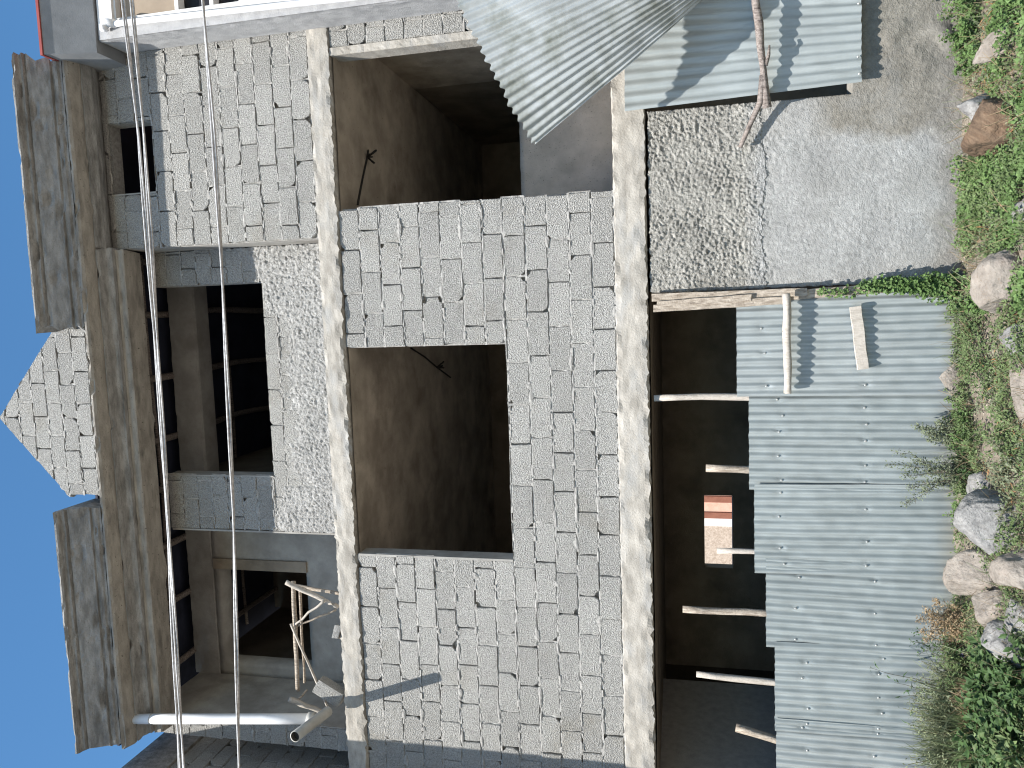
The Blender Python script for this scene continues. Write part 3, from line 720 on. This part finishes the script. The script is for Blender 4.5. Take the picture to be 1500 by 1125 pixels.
rock('rock', 'grey rock behind the bright green clump beside the pale pitted rock', (1432, 722), -.42, (.16, .14, .13), 'rock', 97)
rock('rock', 'dark grey rubble stone between the dry weeds and the squarish pale rock', (1486, 905), -.9, (.16, .14, .13), 'rock', 99)

# ------------------------------------------------------------------ plants
def leaf(s, p, d, up, L, W, fold=.25):
    side = d.cross(up)
    if side.length < 1e-4: side = Vector((1, 0, 0))
    side.normalize(); n = side.cross(d).normalized()
    a = p; b = p+d*L*.5+side*W*.5+n*W*fold; c = p+d*L-n*L*.12; e = p+d*L*.5-side*W*.5+n*W*fold; m_ = p+d*L*.5
    i = len(s.v); s.v += [tuple(a), tuple(b), tuple(c), tuple(e), tuple(m_)]
    s.f += [[i, i+4, i+1], [i+1, i+4, i+2], [i, i+3, i+4], [i+4, i+3, i+2]]
def rdir(up=.6):
    while True:
        v = Vector((U(-1, 1), U(-1, 1), U(-1, 1)))
        if .05 < v.length < 1: break
    v.normalize(); v.z = v.z*.6+up; return v.normalized()
UP = Vector((0, -.35, 1)).normalized()
def rup(): return (UP+Vector((U(-.7, .7), U(-.7, .7), U(-.2, .3)))).normalized()
def clump(name, label, cat, base, r, h, n, L, m, stem='stemgreen', stems=7, group=None, lean=.3, W=.6, tall=0):
    o = thing(name, label, cat, base, group); s = MB(); st = MB()
    for k in range(stems):
        th = U(0, 6.28); q = r*math.sqrt(U(0, 1)); p0 = Vector(base)+Vector((math.cos(th)*q*.5, math.sin(th)*q*.4, -.03))
        hh = h*U(.55, 1.0); tip = p0+Vector((math.cos(th)*q*.8+U(-lean, lean)*hh*.5, math.sin(th)*q*.5-U(0, .1)*hh, hh))
        pts = path(p0, tip, 7, .03*h, k+base[0]*7); st.tube(pts, lambda t: .005*(1-.7*t)+.0012, 5)
        for i in range(n//stems):
            t = U(.12, 1)**.8; j = min(6, int(t*7)); pt = pts[j].lerp(pts[j+1], t*7-j)
            sp = (1-t*.65)*r*.32
            pt = pt+Vector((U(-1, 1)*sp, U(-1, 1)*sp, U(-.6, .8)*sp))
            l = L*U(.55, 1.25)*(1-.35*t)
            leaf(s, pt, rdir(.25), rup(), l, l*W)
    s.build('leaves', m, o); st.build('stem', stem, o)
    return o
# ground cover: broad leaves (right), mixed weeds (middle), straw
def cover(name, label, m, n, x0, x1, y0, y1, hf, L, W=.8, dens=1.3, thr=-.1, up=.15):
    s = MB(); k = 0; tries = 0
    while k < n and tries < n*8:
        tries += 1; x, y = U(x0, x1), U(y0, y1)
        if N(x*dens, y*dens, 4)+.5*N(x*dens*3, y*dens*3, 8) < thr+U(-.12, .12): continue
        h = hf(x, y)
        if h <= 0: continue
        if name != 'dead_leaf_litter' and -3.6 < x < -1.75 and random.random() < .45: continue
        z = gz(x, y)+h*U(.1, 1)**.6; l = L*U(.5, 1.2)
        leaf(s, Vector((x, y, z)), rdir(up), rup(), l, l*W); k += 1
    return tag(s.build(name, m), label, 'plants', kind='stuff')
def hA(x, y):
    h = .05+.10*max(0, N(x*2.3, y*2.3, 6)+.3)
    if 1.25 < x < 2.25 and y > -.8: h *= .25
    if x > 2.35 and y > -.6: h += .36*min(1, (x-2.35)/.35)
    return h
cover('creeping_groundcover', 'bright green broad leaved ground cover along the foot of the roughcast wall', 'leaf', 15000, -.1, 3.6, -1.7, -.04, hA, .034, .85, 1.6, -.14)
cover('weedy_groundcover', 'dull green low weeds growing between stones before the tin fence', 'weed', 20000, -3.2, 1.2, -1.7, -.10, lambda x, y: .04+.15*max(0, N(x*2.6, y*2.6, 2)+.2), .034, .5, 2.0, -.12)
cover('grey_groundcover', 'grey green small leaved weeds mixed over the stony ground', 'greyleaf', 15000, -4.6, 3.2, -1.7, -.15, lambda x, y: .03+.07*max(0, N(x*3, y*3, 12)+.2), .026, .5, 2.4, -.12)
cover('dead_leaf_litter', 'dry straw coloured litter lying on the soil', 'dry', 4200, -4.6, 3.4, -1.7, -.1, lambda x, y: .02+.03*max(0, N(x*4, y*4, 22)), .045, .14, 2.0, .02, .0)
def stalks(name, label, m, n, x0, x1, y0, y1, h):
    s = MB()
    for k in range(n):
        x, y = U(x0, x1), U(y0, y1)
        if N(x*1.7, y*1.7, 31) < U(-.2, .25): continue
        p = Vector((x, y, gz(x, y)-.02)); d = Vector((U(-.7, .7), U(-.7, .4), 1)).normalized(); hh = h*U(.3, 1.1); w = U(.0015, .004)
        e = d.cross(Vector((U(-1, 1), U(-1, 1), .1))).normalized(); b2 = Vector((U(-1, 1), U(-1, .5), -.3))*hh*.3; i = len(s.v)
        for q in range(4):
            t = q/3; c = p+d*hh*t+b2*t*t; s.v += [tuple(c-e*w*(1-.7*t)), tuple(c+e*w*(1-.7*t))]
        for q in range(3): s.f.append([i+2*q, i+2*q+1, i+2*q+3, i+2*q+2])
    tag(s.build(name, m), label, 'plants', kind='stuff')
stalks('dry_stems', 'thin dry straw stems standing all over the weedy bank', 'dry', 2600, -4.6, 3.2, -1.6, -.12, .30)
stalks('green_stems', 'thin grey green stems standing all over the weedy bank', 'grass', 3200, -4.6, 3.2, -1.6, -.12, .28)
cover('rusty_straw', 'rust coloured dead straw lying near the bottom edge', 'rust', 700, -2.2, 2.6, -1.7, -.5, lambda x, y: .05, .07, .1, 2.4, .22, .0)
def base(px, Y):
    p = at(*px, Y); return (p.x, Y, gz(p.x, Y))
# creeper up the side boards
o = thing('creeping_vine', 'leafy green creeper climbing the boards between roughcast wall and tin fence', 'vine', base((1398, 415), -.12)); s = MB(); st = MB()
for k in range(9):
    a = at(1400, U(408, 436), -.12); b = at(U(1185, 1330), U(408, 428), -.11); pts = path(a, b, 12, .05, k*3); st.tube(pts, .004, 5)
    for i in range(240):
        t = U(0, 1); j = min(11, int(t*12)); p = pts[j].lerp(pts[j+1], t*12-j)+Vector((U(-.07, .07), U(-.09, .01), U(-.04, .04)))*(1.1-t*.6); l = U(.02, .042)
        leaf(s, p, rdir(.0), (Vector((0, -1, .6))+Vector((U(-.6, .6), U(-.3, .3), U(-.5, .5)))).normalized(), l, l*.8)
s.build('leaves', 'leaf', o); st.build('stem', 'stemgreen', o)
# feathery grey green shrubs standing before the fence
def feathery(name, label, px, Y, tips, n, m, stem, L, group, spread=.07, W=.45):
    b0 = Vector(base(px, Y)); o = thing(name, label, 'shrub', b0, group); s = MB(); st = MB()
    for k, tp in enumerate(tips):
        tip = at(*tp, Y+U(-.05, .08)); pts = path(b0+Vector((U(-.05, .05), U(-.04, .04), -.03)), tip, 12, .04, k*5+px[1]); st.tube(pts, lambda t: .0055*(1-.75*t), 5)
        for i in range(n):
            t = U(.12, 1); j = min(11, int(t*12)); p = pts[j].lerp(pts[j+1], t*12-j)
            tw = spread*(1.15-t)+.012
            q = p+Vector((U(-1, 1)*tw, U(-1, 1)*tw, U(-.3, 1)*tw))
            if i % 14 == 0: st.tube([p, q], .0016, 4)
            l = L*U(.6, 1.3); leaf(s, q, rdir(.35), rup(), l, l*W)
    s.build('leaves', m, o); st.build('stem', stem, o); return o
G1 = 'feathery shrubs before the tin fence'
feathery('feathery_shrub', 'feathery grey green shrub nearest the fence seam with two plumes', (1425, 640), -.3, [(1342, 624), (1352, 634), (1362, 642), (1375, 618), (1385, 650)], 330, 'greyleaf', 'stemgreen', .026, G1)
feathery('feathery_shrub', 'taller sprawling shrub with several thin plumes left of the seam shrub', (1435, 690), -.35, [(1308, 662), (1300, 681), (1322, 697), (1345, 675), (1360, 690), (1330, 715), (1322, 739), (1350, 722), (1375, 705)], 240, 'greyleaf', 'stemdark', .024, G1)
for k in range(5):
    px = (1425+U(-10, 12), 590+k*26)
    clump('leafy_weed', ['small green weed by the pale stone at the fence seam', 'green weed right under the two plumed shrub', 'bright weed between the two feathery shrubs', 'dark green weed at the root of the taller shrub', 'weed left of the taller feathery shrub'][k], 'weed', base(px, -.32-.1*(k % 2)), .16, .22, 420, .036, ['weed', 'leaf', 'leaf', 'darkleaf', 'weed'][k], group='low weeds along the tin fence')
clump('leafy_weed', 'bright yellow green clump growing on top of the pale grey rock', 'weed', base((1418, 750), -.28), .13, .19, 420, .036, 'leaf')
clump('flower_weed', 'low weed beside the purple flower near dry stalks', 'weed', base((1440, 968), -.5), .14, .22, 380, .036, 'weed')
for px_, Y_, lb in (((1400, 8), -.25, 'bright green bush climbing the stained wall at the far right end'), ((1412, 42), -.3, 'bright green bush beside the one at the far right end, lower on the stained wall'), ((1428, 85), -.32, 'bright green bush between the far right bushes and the grey slab of stone')):
    clump('leafy_weed', lb, 'weed', base(px_, Y_), .26, .30 if px_[1] < 30 else .18, 900, .038, 'leaf', stems=12, W=.85)
for px_, m_, lb in (((1497, 985), 'darkleaf', 'dark leafy weed at the picture edge below the squarish pale rock'), ((1499, 1035), 'darkleaf', 'second dark leafy weed at the picture edge, below the tall grass'), ((1499, 1085), 'darkleaf', 'third dark leafy weed at the picture edge, below the tallest tuft'), ((1499, 1130), 'weed', 'green weed at the extreme corner of the picture below the greyish tuft')):
    q_ = atz(*px_, .0); clump('broad_leaf_plant', lb, 'plant', (q_.x, q_.y, gz(q_.x, q_.y)), .26, .26, 420, .09, m_, stems=14, W=.5)
for px_, m_, lb in (((1478, 640), 'weed', 'straggly weed in the middle of the bank below the feathery shrubs'), ((1485, 700), 'greyleaf', 'greyish weed on the bank beside the large pale pitted rock'), ((1470, 330), 'weed', 'soft green weed on the bank below the smooth plaster'), ((1480, 250), 'leaf', 'bright green weed on the bank beside the reddish clod'), ((1488, 110), 'weed', 'green weed at the bottom edge below the pinkish stone'), ((1490, 20), 'leaf', 'bright weed in the far right bottom corner of the bank')):
    q_ = atz(*px_, .0); clump('bank_weed', lb, 'weed', (q_.x, q_.y, gz(q_.x, q_.y)), .24, .17, 480, .036, m_, stems=11, W=.7)
# purple flower
pf = at(1413, 956, -.5); o = thing('purple_flower', 'single purple flower on a thin stem beside the dry weeds', 'flower', (pf.x, pf.y, 0)); s = MB()
for k in range(26):
    leaf(s, pf+Vector((U(-.03, .03), U(-.02, .02), U(-.035, .035))), rdir(.1), Vector((0, -1, .3)).normalized(), .024, .018)
s.build('petals', 'purple', o); MB().tube([(pf.x, pf.y, gz(pf.x, pf.y)), pf], .003, 5).build('stem', 'stemgreen', o)
# dry brown weed
feathery('dry_weed', 'dry brown bushy weed standing before the tin fence', (1455, 915), -.42, [(1352, 893), (1345, 908), (1350, 925), (1356, 940), (1372, 880), (1384, 950), (1368, 915), (1390, 897), (1362, 902), (1400, 930)], 260, 'dry', 'dry', .022, None, .075, .5)
feathery('dry_weed', 'dark twiggy dead weed at the left of the brown bushy weed', (1450, 945), -.38, [(1335, 940), (1345, 958), (1358, 950), (1340, 925)], 60, 'darkleaf', 'stemdark', .026, None, .06)
# tall grassy weeds at the left
def tuft(name, label, px, Y, h, n, m, group, spread=.22, dry=0):
    b0 = Vector(base(px, Y)); o = thing(name, label, 'grass tuft', b0, group); s = MB()
    for k in range(n):
        th = U(0, 6.28); q = spread*math.sqrt(U(0, 1)); p = b0+Vector((math.cos(th)*q, math.sin(th)*q*.5, -.03)); hh = h*U(.45, 1.05)
        dr = Vector((U(-.5, .5), U(-.45, .25), 1)).normalized(); bend = Vector((U(-1, 1), U(-.8, .4), -.5))*hh*U(.1, .5); w = U(.004, .009)
        sd = dr.cross(Vector((U(-1, 1), U(-1, 1), 0)).normalized()).normalized(); pr = None; i0 = len(s.v)
        for i in range(6):
            t = i/5; c = p+dr*hh*t+bend*t*t; ww = w*(1-t)**.7
            s.v += [tuple(c-sd*ww), tuple(c+sd*ww)]
        for i in range(5): s.f.append([i0+2*i, i0+2*i+1, i0+2*i+3, i0+2*i+2])
    s.build('blades', m, o); return o
GT_ = 'grass tufts at the left end of the fence'
for k, (px, Y, h, n, m, lb) in enumerate((((1440, 1005), -.4, .42, 260, 'grass', 'grey green grass tuft next to the purple flower'),
        ((1440, 1050), -.45, .58, 360, 'grass', 'tall pale grass tuft touching the tin in the left part'),
        ((1445, 1095), -.5, .62, 380, 'grass', 'tallest grass tuft near the lower left corner of the house'),
        ((1450, 1125), -.45, .62, 300, 'greyleaf', 'greyish tuft at the very edge of the photo'),
        ((1470, 1030), -.75, .36, 260, 'dry', 'dry brownish tuft in front of the tall pale grass'),
        ((1478, 1085), -.8, .4, 280, 'weed', 'green tuft in front of the tallest grass'))):
    tuft('grass_tuft', lb, px, Y, h, n, m, GT_)
for k, (px, Y, r, h, m, lb) in enumerate((((1450, 1030), -.45, .3, .5, 'greyleaf', 'thick grey green weed bush among the tall grass'),
        ((1450, 1085), -.5, .32, .55, 'grass', 'bushy pale weed behind the tallest grass tuft'),
        ((1455, 985), -.55, .2, .32, 'weed', 'leafy weed right of the tall grass with pointed leaves'))):
    clump('weed_bush', lb, 'weed', base(px, Y), r, h, 900, .05, m, stems=16, W=.32, group='weed bushes at the left end')
for k, (px, Y, r, h, lb) in enumerate((((1490, 1000), -1.12, .24, .30, 'dark big leaved plant beside the squarish pale rock'),
        ((1495, 1060), -1.12, .26, .30, 'dark big leaved plant at the bottom edge below the dry tuft'),
        ((1496, 1110), -1.12, .24, .28, 'dark big leaved plant in the bottom left corner of the upright view'))):
    clump('broad_leaf_plant', lb, 'plant', base(px, Y), r*1.25, h*1.1, 420, .11, 'darkleaf', stems=14, W=.5, group='dark leafy plants at the bottom edge')
feathery('dry_stalk', 'bare thin weed with narrow dark leaves before the tin', (1440, 1025), -.3, [(1275, 978), (1310, 1000), (1318, 1022), (1335, 1040), (1330, 1060)], 14, 'darkleaf', 'stemdark', .07, None, .05, .22)

# ------------------------------------------------------------------ light, sky, camera
SUN = Vector((-.47, -1.0, 1.72)).normalized()
elev = math.asin(SUN.z); azim = math.atan2(SUN.x, SUN.y)
w = bpy.data.worlds.new('World'); bpy.context.scene.world = w; w.use_nodes = True
nt = w.node_tree; sky = nt.nodes.new('ShaderNodeTexSky'); sky.sky_type = 'NISHITA'; sky.sun_disc = False
sky.sun_elevation = elev; sky.sun_rotation = azim; sky.altitude = 600; sky.air_density = 1.1; sky.dust_density = .7; sky.ozone_density = 1.2
bg = nt.nodes['Background']; hs = nt.nodes.new('ShaderNodeHueSaturation'); hs.inputs['Saturation'].default_value = 1.24; hs.inputs['Hue'].default_value = .494; nt.links.new(sky.outputs[0], hs.inputs['Color']); nt.links.new(hs.outputs[0], bg.inputs['Color']); bg.inputs['Strength'].default_value = .108
ld = bpy.data.lights.new('sun', 'SUN'); ld.energy = 4.6; ld.angle = R(.5); ld.color = (1, .955, .89)
lo = bpy.data.objects.new('sun', ld); link(lo); lo.rotation_euler = SUN.to_track_quat('Z', 'Y').to_euler()
cd = bpy.data.cameras.new('camera'); cam = bpy.data.objects.new('camera', cd); link(cam)
cd.sensor_width = 36; cd.lens = F/1500*36; cd.clip_end = 2000; cd.clip_start = .05
m3 = Matrix((-AU, AR, -AF)).transposed()
cam.matrix_world = Matrix.Translation((0, -D, EZ)) @ m3.to_4x4()
sc = bpy.context.scene; sc.camera = cam
sc.render.engine = 'CYCLES'; sc.cycles.filter_width = 1.15
sc.view_settings.view_transform = 'Standard'; sc.view_settings.look = 'None'; sc.view_settings.exposure = .98; sc.view_settings.gamma = 1
